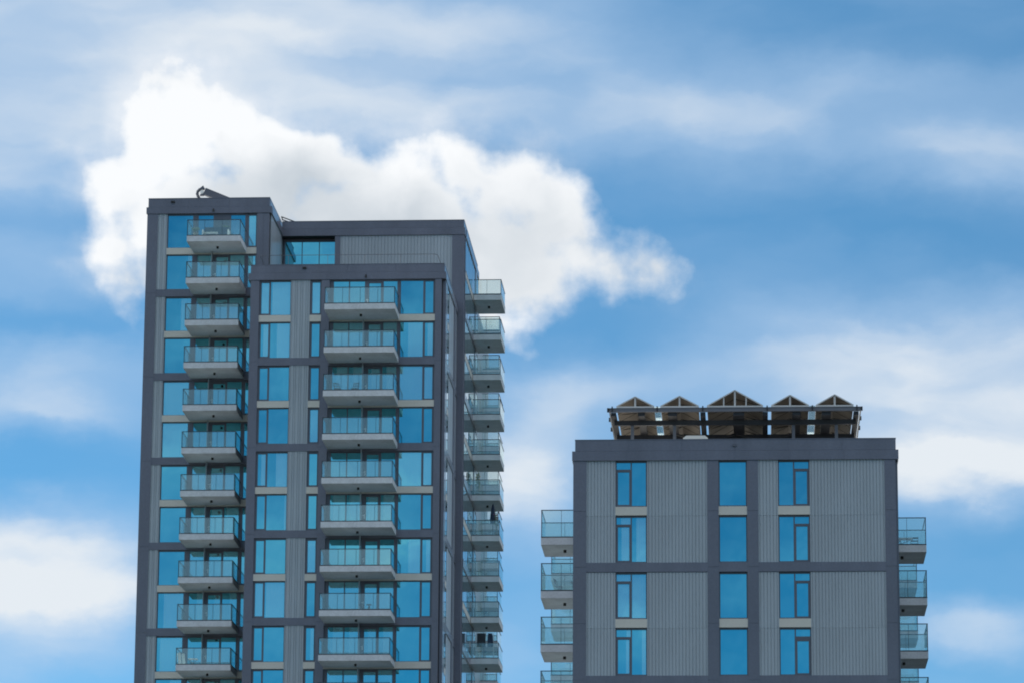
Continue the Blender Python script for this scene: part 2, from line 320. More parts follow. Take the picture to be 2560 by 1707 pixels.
def window(parent, F, u0, u1, z0, z1, cells, recess=0.16, name='window', tilt=True, handle=None, D=0.07, bare=False):
    us = sorted({round(x, 4) for x in [u0, u1]+[c for k in cells for c in k[:2]]})
    zs = sorted({round(x, 4) for x in [z0, z1]+[c for k in cells for c in k[2:4]]})
    def gl(ua, ub, za, zb):
        uc, zc = (ua+ub)/2, (za+zb)/2
        return any(k[0] < uc < k[1] and k[2] < zc < k[3] for k in cells)
    mb = MB()
    G = [[gl(us[i], us[i+1], zs[j], zs[j+1]) for j in range(len(zs)-1)] for i in range(len(us)-1)]
    for i in range(len(us)-1):
        for j in range(len(zs)-1):
            ua, ub, za, zb = us[i], us[i+1], zs[j], zs[j+1]
            if not G[i][j]:
                mb.q([F(ua, recess, za), F(ub, recess, za), F(ub, recess, zb), F(ua, recess, zb)])
            else:
                if i == 0 or not G[i-1][j]: mb.q([F(ua, recess, za), F(ua, recess, zb), F(ua, recess+D, zb), F(ua, recess+D, za)])
                if i == len(us)-2 or not G[i+1][j]: mb.q([F(ub, recess, zb), F(ub, recess, za), F(ub, recess+D, za), F(ub, recess+D, zb)])
                if j == 0 or not G[i][j-1]: mb.q([F(ub, recess, za), F(ua, recess, za), F(ua, recess+D, za), F(ub, recess+D, za)])
                if j == len(zs)-2 or not G[i][j+1]: mb.q([F(ua, recess, zb), F(ub, recess, zb), F(ub, recess+D, zb), F(ua, recess+D, zb)])
    wo_ = mb.build(name, M['frame'], parent)
    gb = MB()
    e = 0.02
    for k in cells:
        gb.q([F(k[0]-e, recess+D-0.02*(D > 0.05), k[2]-e), F(k[1]+e, recess+D-0.02*(D > 0.05), k[2]-e), F(k[1]+e, recess+D-0.02*(D > 0.05), k[3]+e), F(k[0]-e, recess+D-0.02*(D > 0.05), k[3]+e)],
             [(0, 0), (1, 0), (1, 1), (0, 1)])
    if gb.v:
        p = gb.build('pane', M['pane'], wo_); p.pass_index = int(bare)
        if tilt: p.rotation_euler = (R_(random.gauss(0, 0.16)), 0, R_(random.gauss(0, 0.16)))
    if handle:
        hu, hz = handle; h = MB()
        wbox(h, F, hu-0.03, hu+0.03, recess-0.012, recess-0.002, hz-0.16, hz+0.14)
        wbox(h, F, hu-0.025, hu+0.025, recess-0.07, recess-0.013, hz+0.02, hz+0.06)
        wbox(h, F, hu-0.11, hu+0.025, recess-0.10, recess-0.071, hz+0.02, hz+0.06)
        h.build('handle', M['white'], wo_)
    return wo_

def ribbed(parent, F, u0, u1, z0, z1, pitch, d=0.05, gw=0.015, uneven=False):
    mb = MB(); n = max(1, round((u1-u0)/pitch)); p = (u1-u0)/n; prof = [(u0, 0.45), (u0, d)]
    for i in range(n):
        c = u0+(i+0.5)*p + (0.14*p*(1 if i % 2 else -1) if uneven else 0)
        prof += [(c-gw-0.009, d), (c-gw, d+0.03), (c+gw, d+0.03), (c+gw+0.009, d)]
    prof += [(u1, d), (u1, 0.45)]
    for (ua, da), (ub, db) in zip(prof, prof[1:]): mb.q([F(ua, da, z0), F(ub, db, z0), F(ub, db, z1), F(ua, da, z1)])
    mb.q([F(a, b, z1) for a, b in prof]); mb.q([F(a, b, z0) for a, b in reversed(prof)])
    return mb.build('ribbed_cladding', M['clad'], parent)

def pillar(parent, F, u0, u1, z0, z1, joints, seam=None, depth=0.5):
    mb = MB(); wbox(mb, F, u0+0.03, u1-0.03, 0.03, depth, z0, z1)
    zs = [z0]+[z for z in sorted(joints) if z0+0.3 < z < z1-0.3]+[z1]
    us = [u0, u1] if seam is None else [u0, seam, u1]
    for a, b in zip(zs, zs[1:]):
        for ua, ub in zip(us, us[1:]):
            wbox(mb, F, ua+(0.01 if ua != u0 else 0), ub-(0.01 if ub != u1 else 0), 0, 0.029, a+0.008, b-0.008)
    # flanks
    wbox(mb, F, u0, u0+0.029, 0.0295, depth, z0, z1); wbox(mb, F, u1-0.029, u1, 0.0295, depth, z0, z1)
    return mb.build('pillar', M['panel'], parent)

def band(parent, F, u0, u1, z0, z1, name='floor_band', m='panel', d0=0.012, d1=0.45):
    return wbox(MB(), F, u0, u1, d0, d1, z0, z1).build(name, M[m], parent)

def parapet(parent, x0, x1, y0, y1, zb, zm, zt, out=0.10, name='parapet', th=0.45, inset=(0.13, 0.08)):
    """two stepped rings of dark panels round a flat roof"""
    mb = MB()
    for (e, za, zz, jo) in ((out, zb, zm, 0.0), (0.02, zm+0.012, zt, 1)):
        a, b = (x0-e, x1+e) if not jo else (x0+inset[0]-0.1, x1-inset[1])
        c, d = y0-(0.05 if not jo else 0.03), y1+e
        mb.box(a, b, d-th, d, za, zz); mb.box(a+0.02, b-0.02, c+0.04, c+th, za, zz)
        nseg = max(2, round((b-a)/3.0))
        for q in range(nseg):
            xa, xb = a+(b-a)*q/nseg, a+(b-a)*(q+1)/nseg
            mb.box(xa+(0.007 if q else 0), xb-(0.007 if q < nseg-1 else 0), c, c+0.039, za, zz)
        mb.box(a, a+th, c+th, d-th, za, zz); mb.box(b-th, b, c+th, d-th, za, zz)
    mb.box(x0+0.2, x1-0.2, y0+0.03, y0+0.3, zm-0.01, zm+0.02)
    a, b, c, d = x0+inset[0]-0.1-0.015, x1-inset[1]+0.015, y0-0.055, y1+0.035   # coping
    for q in ((a, b, c, c+th+0.03), (a, b, d-th-0.03, d), (a, a+th+0.03, c+th+0.03, d-th-0.03), (b-th-0.03, b, c+th+0.03, d-th-0.03)):
        mb.box(*q, zt+0.001, zt+0.035)
    return mb.build(name, M['panel'], parent)

def balcony(parent, x0, x1, y0, y1, L, rail_h, cuts, sides='lr', thick=0.43, light=None, cut_side=()):
    """slab with glass guard; sides: l, r, b = guarded edges besides the front"""
    sl = MB(); sl.box(x0, x1, y0, y1, L-thick, L-0.03)
    sl.box(x0+0.05, x1-0.05, y0+0.05, y1-0.02, L-thick-0.004, L-thick-0.0005)
    s_ = sl.build('balcony', M['conc'], parent)
    rl = MB(); t = 0.05; e = 0.012
    runs = [((x0, y0), (x1, y0), list(cuts))]
    if 'l' in sides: runs.append(((x0, y0), (x0, y1), list(cut_side)))
    if 'r' in sides: runs.append(((x1, y0), (x1, y1), list(cut_side)))
    if 'b' in sides: runs.append(((x0, y1), (x1, y1), list(cuts)))
    for (a, b, cu) in runs:
        along_x = a[1] == b[1]
        if along_x:
            yy = a[1]+(0.03 if a[1] == y0 else -0.03)
            xa = x0; xb = x1
            rl.box(xa, xb, yy-t/2, yy+t/2, L+rail_h-0.045, L+rail_h); rl.box(xa-0.004, xb+0.004, yy-0.036, yy+0.03, L-0.029, L+0.03)
            ends = [xa+0.02]+[c for c in cu]+[xb-0.02]
            for p, q in zip(ends, ends[1:]):
                MB().box(p+e, q-e, yy-0.008, yy+0.008, L+0.031, L+rail_h-0.046).build('glass_panel', M['glass'], s_)
            for c in cu: rl.box(c-0.010, c+0.010, yy-0.012, yy+0.012, L+0.031, L+rail_h-0.046)
        else:
            xx = a[0]+(0.03 if a[0] == x0 else -0.03)
            ya = y0+0.056; yb = y1-(0.056 if 'b' in sides else 0.0)
            rl.box(xx-t/2, xx+t/2, ya, yb, L+rail_h-0.045, L+rail_h); rl.box(xx-0.03, xx+0.034, ya, yb, L-0.029, L+0.03)
            ends = [ya+0.01]+[c for c in cu]+[yb-0.01]
            for p, q in zip(ends, ends[1:]):
                MB().box(xx-0.008, xx+0.008, p+e, q-e, L+0.031, L+rail_h-0.046).build('glass_panel', M['glass'], s_)
    for (cx, cy) in ((x0+0.03, y0+0.03), (x1-0.03, y0+0.03)):
        if ('l' in sides and cx < (x0+x1)/2) or ('r' in sides and cx > (x0+x1)/2):
            rl.box(cx-0.022, cx+0.022, cy-0.022, cy+0.022, L+0.031, L+rail_h-0.046)
    rl.build('handrail', M['rail'], s_)
    lx, ly = light or ((x0+x1)/2, (y0+y1)/2)
    MB().tube([(lx, ly, L-thick-0.005), (lx, ly, L-thick-0.16)], 0.085, 10).build('ceiling_light', M['black'], s_)
    return s_

# ------------------------------------------------------------------ ground
g_ = MB(); N = 3000
g_.q([(-N, -N, -Z0), (N, -N, -Z0), (N, N, -Z0), (-N, N, -Z0)])
tag(g_.build('ground', M['ground']), kind='structure')

# ------------------------------------------------------------------ left tower
GND = -Z0
YA, YB, YC = 260.0, 255.5, 266.3
LT = thing('apartment_tower', 'tall dark grey apartment tower in three stepped blocks with balconies and a roof crane', 'tower', (-31.0, 268.0, GND))
def LV(k): return 67.2-3.0*k
NK = 12                                       # modelled storeys; plain wall continues below the picture
ZLOW = LV(NK-1)-0.56                          # underside of the lowest modelled band

# plain inner bodies down to the ground
MB().box(-42.45, -33.95, YA+0.45, 279.7, GND, 69.64).build('core_wall', M['core'], LT)
MB().box(-34.45, -21.35, YB+0.45, YC+0.6, GND, 63.63).build('core_wall', M['core'], LT)
MB().box(-33.94, -20.85, YC+0.95, 279.8, GND, 69.57).build('core_wall', M['core'], LT)
MB().box(-33.0, -20.75, 279.85, 293.0, GND, 67.5).build('rear_wing', M['clad'], LT)
# roofs
MB().box(-42.3, -34.2, YA+0.46, 279.6, 69.641, 69.8).build('roof', M['roof'], LT)
MB().box(-34.3, -21.6, YB+0.46, YC+0.5, 63.631, 63.9).build('roof', M['wood'], LT)
MB().box(-33.8, -21.1, YC+0.5, 279.6, 69.571, 69.8).build('roof', M['roof'], LT)

fA, fB, fC = FY(YA), FY(YB), FY(YC)
joints = [LV(k)-0.3 for k in range(1, NK, 2)]
# --- block A (left, tallest)
pillar(LT, fA, -42.66, -41.90, GND, 69.64, joints)
pillar(LT, fA, -34.86, -33.99, GND, 69.64, joints, seam=-34.40)
band(LT, FY(YA), -42.73, -42.665, GND, 69.64, 'pillar', 'panel', 0.45, 3.0)
parapet(LT, -42.63, -33.90, YA, 279.8, 69.65, 70.12, 70.74)
MB().box(-33.95, -33.90, YA+0.5, YC+6, 63.9, 69.64).build('side_wall', M['clad'], LT)
ribbed(LT, FX(-33.84), YA+0.9, YC-0.02, 63.9, 69.64, 0.6)
# --- block B (front)
pillar(LT, fB, -34.60, -33.99, GND, 63.63, joints)
pillar(LT, fB, -29.68, -29.12, GND, 63.63, joints)
pillar(LT, fB, -21.82, -21.37, GND, 63.63, joints)
parapet(LT, -34.67, -21.18, YB, YC-0.2, 63.64, 64.13, 64.70, inset=(0.17, 0.02))
# --- block C (rear, behind the terrace)
MB().box(-33.86, -20.62, YC-0.05, YC+0.8, 69.58, 70.10).build('parapet', M['panel'], LT)
cp = MB(); cp.box(-33.86, -20.70, YC-0.03, YC+0.42, 70.112, 70.64); cp.box(-21.12, -20.70, YC+0.42, 279.8, 70.112, 70.64)
cp.box(-21.12, -20.58, YC+0.80, 279.84, 69.58, 70.10); cp.box(-33.86, -21.13, 279.4, 279.8, 69.58, 70.64)
cp.box(-33.86, -20.685, YC-0.055, YC+0.45, 70.641, 70.675); cp.box(-21.15, -20.685, YC+0.45, 279.82, 70.641, 70.675)
cp.build('parapet', M['panel'], LT)
pillar(LT, fC, -21.55, -20.67, GND, 69.57, joints)
pillar(LT, fC, -30.02, -29.63, 63.9, 69.57, [])
ribbed(LT, fC, -29.63, -21.55, 63.95, 69.57, 0.24)
window(LT, fC, -33.84, -30.02, 64.0, 69.57, [(-33.70+1.245*i, -32.51+1.245*i, 64.3, 69.33) for i in range(3)], recess=0.78)
MB().box(-33.80, -30.03, YC-0.02, YC+0.77, 69.55, 69.578).build('soffit_shade_plate', M['black'], LT)  # black plate added under the parapet, its colour stands in for shade
MB().box(-30.02, -29.63, YC+0.5, YC+0.95, 63.9, 69.57).build('pillar', M['panel'], LT)

# front windows, spandrels and bands
for k in range(NK):
    L = LV(k); even = k % 2 == 0
    head = L+(2.44 if even else 2.50); gt = head-(0.10 if even else 0.08)
    z0 = L-0.04
    # block A
    wa = [(-41.17, -39.42, L+0.01, gt)]
    window(LT, fA, -41.24, -39.03, z0, head, wa)
    dcells = [(-39.03, -37.97, L+0.01, gt), (-37.70, -36.86, L+0.10, gt-0.13), (-36.72, -35.71, L+0.01, gt)]
    if k == 0: dcells = [dcells[0], dcells[2]]
    window(LT, fA, -39.03, -35.71, z0, head, dcells, name='balcony_door', handle=(-37.76, L+1.0))
    window(LT, fA, -35.71, -34.86, z0, head, [(-35.44, -34.94, L+0.10, gt-0.04)])
    lo = L-0.50 if even else L-0.56
    if even: band(LT, fA, -41.24, -34.86, lo, z0, 'spandrel', 'cream', 0.03)
    else: band(LT, fA, -41.90, -34.86, lo, z0)
    if even: ribbed(LT, fA, -41.90, -41.24, L-3.04, head, 0.165, gw=0.019, uneven=True)
    # block B
    if k >= 2:
        window(LT, fB, -33.99, -31.79, z0, head, [(-33.85, -33.32, L+0.10, gt-0.06), (-33.20, -31.84, L+0.01, gt)])
        window(LT, fB, -30.48, -29.68, z0, head, [(-30.32, -29.79, L+0.10, gt-0.06)])
        window(LT, fB, -29.12, -24.22, z0, head, [(-28.85, -27.81, L+0.01, gt), (-27.73, -26.70, L+0.01, gt), (-26.39, -25.59, L+0.12, gt-0.13),
               (-25.40, -24.45, L+0.01, gt)], name='balcony_door', handle=(-26.50, L+0.95), recess=0.22)
        window(LT, fB, -24.22, -21.82, z0, head, [(-24.20, -22.65, L+0.01, gt), (-22.51, -21.96, L+0.08, gt-0.04)])
        for (a, b) in (((-33.99, -31.79), (-30.48, -29.68), (-29.12, -21.82)) if even else ((-33.99, -29.68), (-29.12, -21.82))):
            if even: band(LT, fB, a, b, lo, z0, 'spandrel', 'cream', 0.03)
            else: band(LT, fB, a, b, lo, z0)
        if even: ribbed(LT, fB, -31.79, -30.48, L-3.04, head, 0.187, gw=0.019, uneven=True)
# plain wall below the modelled storeys
MB().box(-41.90, -34.86, YA+0.2, YA+0.44, GND, ZLOW-0.003).build('lower_wall', M['clad'], LT)
MB().box(-33.99, -21.82, YB+0.2, YB+0.44, GND, ZLOW-0.003).build('lower_wall', M['clad'], LT)

# right flank of block B
fs = FX(-21.12)
def side_pier(F, a, b, z1, d=0.2): wbox(MB(), F, a, b, -0.015, d, GND, z1).build('pillar', M['panel'], LT)
side_pier(fs, YB+0.45, 257.6, 63.63); side_pier(fs, 263.6, 264.9, 63.63, 0.12)
for k in range(2, NK):
    L = LV(k); even = k % 2 == 0; head = L+(2.44 if even else 2.50); z0 = L-0.04
    window(LT, fs, 257.6, 259.1, z0, head, [(257.7, 259.0, L+0.05, head-0.08)], recess=0.01, D=0.012, tilt=False)
    if even:
        band(LT, fs, 257.6, 259.1, L-0.50, z0, 'spandrel', 'cream', 0.02, 0.2)
        for a, b in ((259.1, 263.6), (264.9, YC-0.01)):
            wbox(MB(), fs, a, b, 0.04, 0.2, L-3.04, head).build('side_cladding', M['clad'], LT)
    else: band(LT, FX(-21.10), 257.6, YC-0.01, L-0.56, z0, 'floor_band', 'panel', 0.0, 0.2)
# right flank of block C
fc = FX(-20.62)
side_pier(fc, YC+0.5, 266.95, 69.57); side_pier(fc, 276.6, 277.9, 69.57)
for k in range(NK):
    L = LV(k); even = k % 2 == 0; head = L+(2.38 if even else 2.50); z0 = L-0.04
    cells = [(267.05+1.37*i, 268.30+1.37*i, L+0.02, head-0.10) for i in range(7)]
    window(LT, fc, 266.95, 276.6, z0, head, cells, recess=0.01, D=0.012, tilt=False)
    window(LT, fc, 277.9, 279.84, z0, head, [(278.0, 279.7, L+0.02, head-0.10)], recess=0.01, D=0.012, tilt=False)
    if even: band(LT, fc, 266.95, 276.6, L-0.50, z0, 'spandrel', 'cream', 0.02, 0.2)
    else: band(LT, FX(-20.59), 266.95, 276.6, L-0.62, z0, 'floor_band', 'panel', 0.0, 0.2)
    band(LT, fc, 277.9, 279.84, L-0.5, z0, 'spandrel', 'clad', 0.02, 0.2)

# balconies
ba = balcony(LT, -39.31, -35.56, 256.72, YA, LV(0), 1.13, (-38.08, -36.85), light=(-37.35, 258.2))
for k in range(1, NK): copy_tree(ba, LT, (0, 0, -3.0*k))
bb = balcony(LT, -29.09, -24.29, 252.33, YB, LV(2), 1.13, (-27.87, -26.66, -25.46), light=(-26.75, 253.8))
for k in range(3, NK): copy_tree(bb, LT, (0, 0, -3.0*(k-2)))
bc = balcony(LT, -20.60, -18.56, 274.71, 279.16, LV(0), 1.13, (-19.63,), sides='rb', light=(-19.6, 276.7), cut_side=(276.9,))
for k in range(1, NK): copy_tree(bc, LT, (0, 0, -3.0*k))
for k in range(0, NK): copy_tree(bc, LT, (-0.90, 11.8, -3.0*k))
# party screens standing on the balconies of the front
for k in range(1, NK):
    MB().box(-37.985, -37.94, 259.5, YA-0.02, LV(k)+0.01, LV(k)+2.50).build('partition_post', M['clad'], LT)
for k in range(3, NK):
    MB().box(-26.735, -26.69, YB-0.5, YB-0.02, LV(k)+0.01, LV(k)+2.50).build('partition_post', M['clad'], LT)

# terrace guard on block B
tr = MB(); yT = YB+0.75
tr.tube([(-34.1, yT+7.5, 65.58), (-34.1, yT+0.15, 65.58), (-33.95, yT, 65.58), (-21.95, yT, 65.58), (-21.75, yT+0.2, 65.56), (-21.72, yT+7.0, 65.56)], 0.02, 6)
for x in (-32.1, -29.37, -26.81, -24.32, -22.0): tr.tube([(x, yT, 63.91), (x, yT, 65.56)], 0.013, 6)
tr.build('terrace_rail', M['post'], LT)

# small fittings on the parapets
for (x, y, z) in ((-40.85, YA, 70.50), (-30.88, YB, 64.47)):
    MB().box(x-0.13, x+0.13, y-0.16, y-0.032, z-0.06, z+0.05).build('overflow_spout', M['black'], LT)
for (x, y, z) in ((-37.95, YA, 69.88), (-26.61, YB, 63.86)):
    b_ = MB(); b_.tube([(x, y-0.051, z+0.02), (x, y-0.16, z+0.02)], 0.035, 8); b_.tube([(x, y-0.15, z+0.07), (x, y-0.17, z-0.13)], [0.05, 0.075], 8)
    b_.build('wall_light', M['black'], LT)

# ------------------------------------------------------------------ right tower
YR = 199.95
RT = thing('apartment_building', 'lower grey ribbed metal apartment block carrying a row of gabled solar panels on its roof', 'building', (-1.1, 218.0, GND))
fR = FY(YR)
def LR(j): return 37.37-3.0*j
NJ = 6; ZLR = LR(NJ-1)-0.56
MB().box(-9.45, 7.35, YR+0.45, 236.0, GND, 39.78).build('core_wall', M['core'], RT)
MB().box(-9.2, 7.1, YR+0.46, 235.8, 39.781, 39.95).build('roof', M['roof'], RT)
jr = [LR(j)-0.3 for j in range(1, NJ, 2)]+[LR(j)-0.3 for j in range(0, NJ, 2)]
for (a, b) in ((-9.61, -8.91), (-2.51, -1.91), (-0.41, 0.18), (6.85, 7.43)): pillar(RT, fR, a, b, GND, 39.78, jr)
for x in (-9.57, 7.50): MB().box(x-0.06, x+0.06, YR+0.55, 236.0, GND, 39.78).build('side_wall', M['panel'], RT)
parapet(RT, -9.57, 7.50, YR, 236.0, 39.79, 40.30, 40.90, inset=(0.16, 0.04))
MB().box(-1.16, -0.94, YR-0.10, YR-0.031, 40.52, 40.64).build('vent_cowl', M['frame'], RT)
for j in range(NJ):
    L = LR(j); even = j % 2 == 0
    head = L+(2.42 if even else 2.46); gt = head-0.08; z0 = L-0.06
    window(RT, fR, -7.37, -5.70, z0, head, [(-7.31, -6.57, gt-0.37, gt), (-7.24, -6.64, L+0.07, gt-0.51), (-6.50, -5.76, L+0.01, gt)], bare=j == 0)
    window(RT, fR, -1.91, -0.41, z0, head, [(-1.85, -0.47, L+0.01, gt)], bare=True)
    cut = 0.62 if j == 3 else 0.51
    window(RT, fR, 1.23, 2.90, z0, head, [(1.29, 2.03, L+0.01, gt), (2.10, 2.84, gt-0.37, gt), (2.17, 2.76, L+0.07, gt-cut)], bare=True)
    if even:
        for (a, b) in ((-7.37, -5.70), (-1.91, -0.41), (1.23, 2.90)): band(RT, fR, a, b, L-0.52, z0, 'spandrel', 'cream', 0.03)
        for (a, b) in ((-8.91, -7.37), (-5.70, -2.51), (0.18, 1.23), (2.90, 6.85)): (ribbed(RT, fR, a, b, L-3.06, L-0.56, 0.175), ribbed(RT, fR, a, b, L-0.552, head, 0.175))
    else:
        for (a, b) in ((-8.91, -2.51), (-1.91, -0.41), (0.18, 6.85)): band(RT, fR, a, b, L-0.56, z0)
MB().box(-8.91, 6.85, YR+0.2, YR+0.44, GND, ZLR-0.003).build('lower_wall', M['clad'], RT)
rl_ = balcony(RT, -11.87, -9.64, 209.88, 213.84, 37.47, 1.54, (-10.74,), sides='lb', light=(-10.62, 211.6), cut_side=(211.8,))
rr_ = balcony(RT, 7.58, 9.56, 212.77, 216.72, 37.47, 1.54, (8.48,), sides='rb', light=(8.25, 214.2), cut_side=(214.7,))
for j in range(1, 4):
    copy_tree(rl_, RT, (0, 0, -3.0*j)); copy_tree(rr_, RT, (0, 0, -3.0*j))
for j in range(0, 4):
    copy_tree(rl_, RT, (-0.08, 12.1, -3.0*j)); copy_tree(rr_, RT, (-0.03, 12.2, -3.0*j))

# ------------------------------------------------------------------ solar canopy on the right roof
SC = thing('solar_canopy', 'steel roof canopy of five gabled solar panel rows on grey posts', 'canopy', (-1.1, 208.0, 39.96))
YF, YE = 202.0, 216.0
GB = [(-7.39, -5.38, 43.70), (-5.02, -2.98, 43.72), (-2.52, 0.47, 44.02), (0.93, 2.93, 43.73), (3.32, 5.32, 43.74)]
ZB = 43.14
for x in (-6.58, -4.30, -1.03, 2.11, 4.42):
    for y in (203.45, 209.5, 214.5):
        if x == -1.03 and y < 205: continue
        MB().box(x-0.085, x+0.085, y-0.085, y+0.085, 39.96, 42.21 if y > 205 and y < 210 else 42.29 if y > 210 else 42.39).build('post', M['post'], SC)
fb_ = MB(); fb_.box(-7.75, 5.68, YF, YF+0.10, 42.90, 43.05); fb_.box(-7.80, 5.73, YF-0.03, YF+0.14, 43.051, 43.08); fb_.box(-7.80, 5.73, YF-0.03, YF+0.14, 42.86, 42.899)
fb_.build('front_beam', M['post'], SC)
for y, zb in ((203.4, 42.40), (207.3, 42.22), (211.5, 42.30), (215.4, 42.30)): MB().box(-7.55, 5.48, y-0.12, y+0.12, zb, 42.66).build('cross_beam', M['steel'], SC)
for x in (-7.55, -6.05, -4.38, -2.75, -0.83, 0.60, 2.27, 3.87, 5.46):
    wd = {-6.05: 0.18, -4.38: 0.24, -0.83: 0.30, 2.27: 0.22, 3.87: 0.24}.get(x, 0.14)
    MB().box(x-wd, x+wd, YF+0.15, YE, 42.662, 42.855).build('rafter', M['steel'], SC)
for x in (-7.77, 5.70): MB().box(x-0.03, x+0.03, YF+0.15, YE, 42.90, 43.12).build('edge_beam', M['alu'], SC)
for (a, b) in ((-4.25, -1.1), (-1.0, 2.05)):
    br = MB(); br.bar((a, 206.0, 42.45), (b, 206.0, 41.55), 0.10, 0.10); br.bar((a, 206.12, 41.55), (b, 206.12, 42.45), 0.10, 0.10)
    br.build('cross_brace', M['steel'], SC)
for (x0, x1, za) in GB:
    xm = (x0+x1)/2
    gf = MB(); nx = 0.055
    gf.bar((x0, YF+0.05, ZB+0.03), (xm, YF+0.05, za), 0.06, 0.07, (0, 1, 0)); gf.bar((xm, YF+0.05, za), (x1, YF+0.05, ZB+0.03), 0.06, 0.07, (0, 1, 0))
    gf.box(xm-0.05, xm+0.05, YF+0.06, YF+0.10, ZB+0.03, za-0.03); gf.box(x0, x1, YF-0.04, YF+0.16, 43.082, ZB+0.025)
    if x1-x0 > 2.5:
        for q in (-0.6, 0.6): gf.box(xm+q-0.035, xm+q+0.035, YF+0.06, YF+0.10, ZB+0.03, za-0.35)
    gf.build('gable_frame', M['alu'], SC)
    for (xa, xb) in ((x0, xm), (x1, xm)):
        for i in range(7):
            ya, yb = YF+0.12+1.97*i, YF+0.12+1.97*i+1.94
            pl = MB(); pl.q([(xa, ya, ZB+0.05), (xb, ya, za+0.01), (xb, yb, za+0.01), (xa, yb, ZB+0.05)])
            pn = pl.build('solar_panel', M['pv'], SC)
            md = pn.modifiers.new('thick', 'SOLIDIFY'); md.thickness = 0.04; md.offset = 0
    for i in range(1, 8):
        y = YF+0.11+1.97*i
        for (xa, xb) in ((x0, xm-0.002), (x1, xm+0.002)):
            MB().bar((xa, y, ZB+0.03), (xb, y, za-0.02), 0.03, 0.03, (0, 1, 0)).build('purlin', M['steel'], SC)
        sg = 1 if i % 2 else -1
        MB().bar((xm+sg*0.05, y-0.6, za-0.16), ((x1-0.1) if sg > 0 else (x0+0.1), y-1.5, ZB+0.10), 0.035, 0.035).build('strut', M['steel'], SC)
for x in (-7.62, -5.20, -2.75, 0.70, 3.12, 5.50):
    MB().box(x-0.035, x+0.035, YF-0.07, YF-0.035, 42.86, 43.16).build('gutter_bracket', M['steel'], SC)
for (xa, xb) in ((-5.36, -5.04), (2.95, 3.30)):
    MB().box(xa, xb, YF+0.16, YE, 43.16, 43.18).build('glass_gutter', M['glass'], SC)
for x in (-7.85, 5.76):
    for y in (202.1, 204.6, 207.2): MB().box(x-0.05, x+0.05, y-0.06, y+0.06, 42.88, 43.10).build('bracket', M['steel'], SC)

for (xa, xb, y0_, zt_) in ((-3.05, -0.9, 208.6, 42.32), (-0.6, 2.0, 208.4, 42.36), (2.3, 4.1, 208.7, 42.28)):  # added boxes that stand in for the dark area under the canopy
    eq = MB(); eq.box(xa, xb, y0_, y0_+2.0, 39.96, zt_)
    for q in range(6): eq.box(xa+0.1, xb-0.1, y0_-0.03, y0_-0.005, 40.3+0.32*q, 40.5+0.32*q)
    e_ = tag(eq.build('dark_filler', M['steel']), {-3.05: 'added dark block filling the dark area behind the white vent box under the canopy', -0.6: 'added dark block, the widest, filling the dark area under the big middle gable of the canopy', 2.3: 'added dark block filling the dark area under the gables right of the big middle one'}[xa], 'dark filler', 'added dark blocks under the solar canopy')
sk = MB()
base = [(-3.84, 39.96), (-2.50, 39.96), (-2.50, 41.66), (-2.66, 41.80), (-3.66, 41.80), (-3.84, 41.66)]
sk.prism(base, 203.2, 204.6)
tag(sk.build('roof_vent', M['white']), 'white vent box half hidden behind the parapet under the solar canopy', 'vent')

# ------------------------------------------------------------------ crane and davit on the left tower
CR = thing('roof_crane', 'dark window cleaning crane with box boom and hooked head over the tallest parapet', 'crane', (-37.2, 263.0, 69.8))
MB().bar((-38.95, 262.0, 71.80), (-36.3, 262.6, 70.80), 0.32, 0.50).build('boom', M['frame'], CR)
MB().tube([(-36.6, 262.6, 69.8), (-36.6, 262.6, 71.0)], 0.25, 12).build('mast', M['panel'], CR)
hd = MB(); hd.prism([(-39.30, 71.98), (-39.02, 72.20), (-38.92, 72.02), (-38.98, 71.92), (-39.10, 71.94), (-39.22, 71.86)], 261.85, 262.15)
hd.tube([(-39.26, 262, 71.98), (-39.42, 262, 71.80), (-39.45, 262, 71.62), (-39.38, 262, 71.42), (-39.27, 262, 71.28), (-39.24, 262, 70.9)], 0.11, 8)
hd.box(-39.24, -38.96, 261.9, 262.1, 71.46, 71.58)
hd.build('head', M['frame'], CR)
MB().tube([(-39.10, 261.9, 71.74), (-39.10, 262.1, 71.74)], 0.14, 14).build('sheave', M['white'], CR)
dv = MB(); dv.bar((-34.16, 268.0, 71.48), (-33.0, 268.0, 71.03), 0.07, 0.07); dv.bar((-34.10, 268.0, 71.27), (-33.2, 268.0, 70.93), 0.07, 0.07)
dv.bar((-34.14, 268.0, 71.50), (-34.06, 268.0, 71.20), 0.07, 0.07); dv.bar((-33.1, 268.0, 71.10), (-33.1, 268.0, 69.8), 0.12, 0.12)
tag(dv.build('roof_ladder_rail', M['steel']), 'thin pair of sloping dark rails on the roof beside the step between the two blocks', 'roof rail')

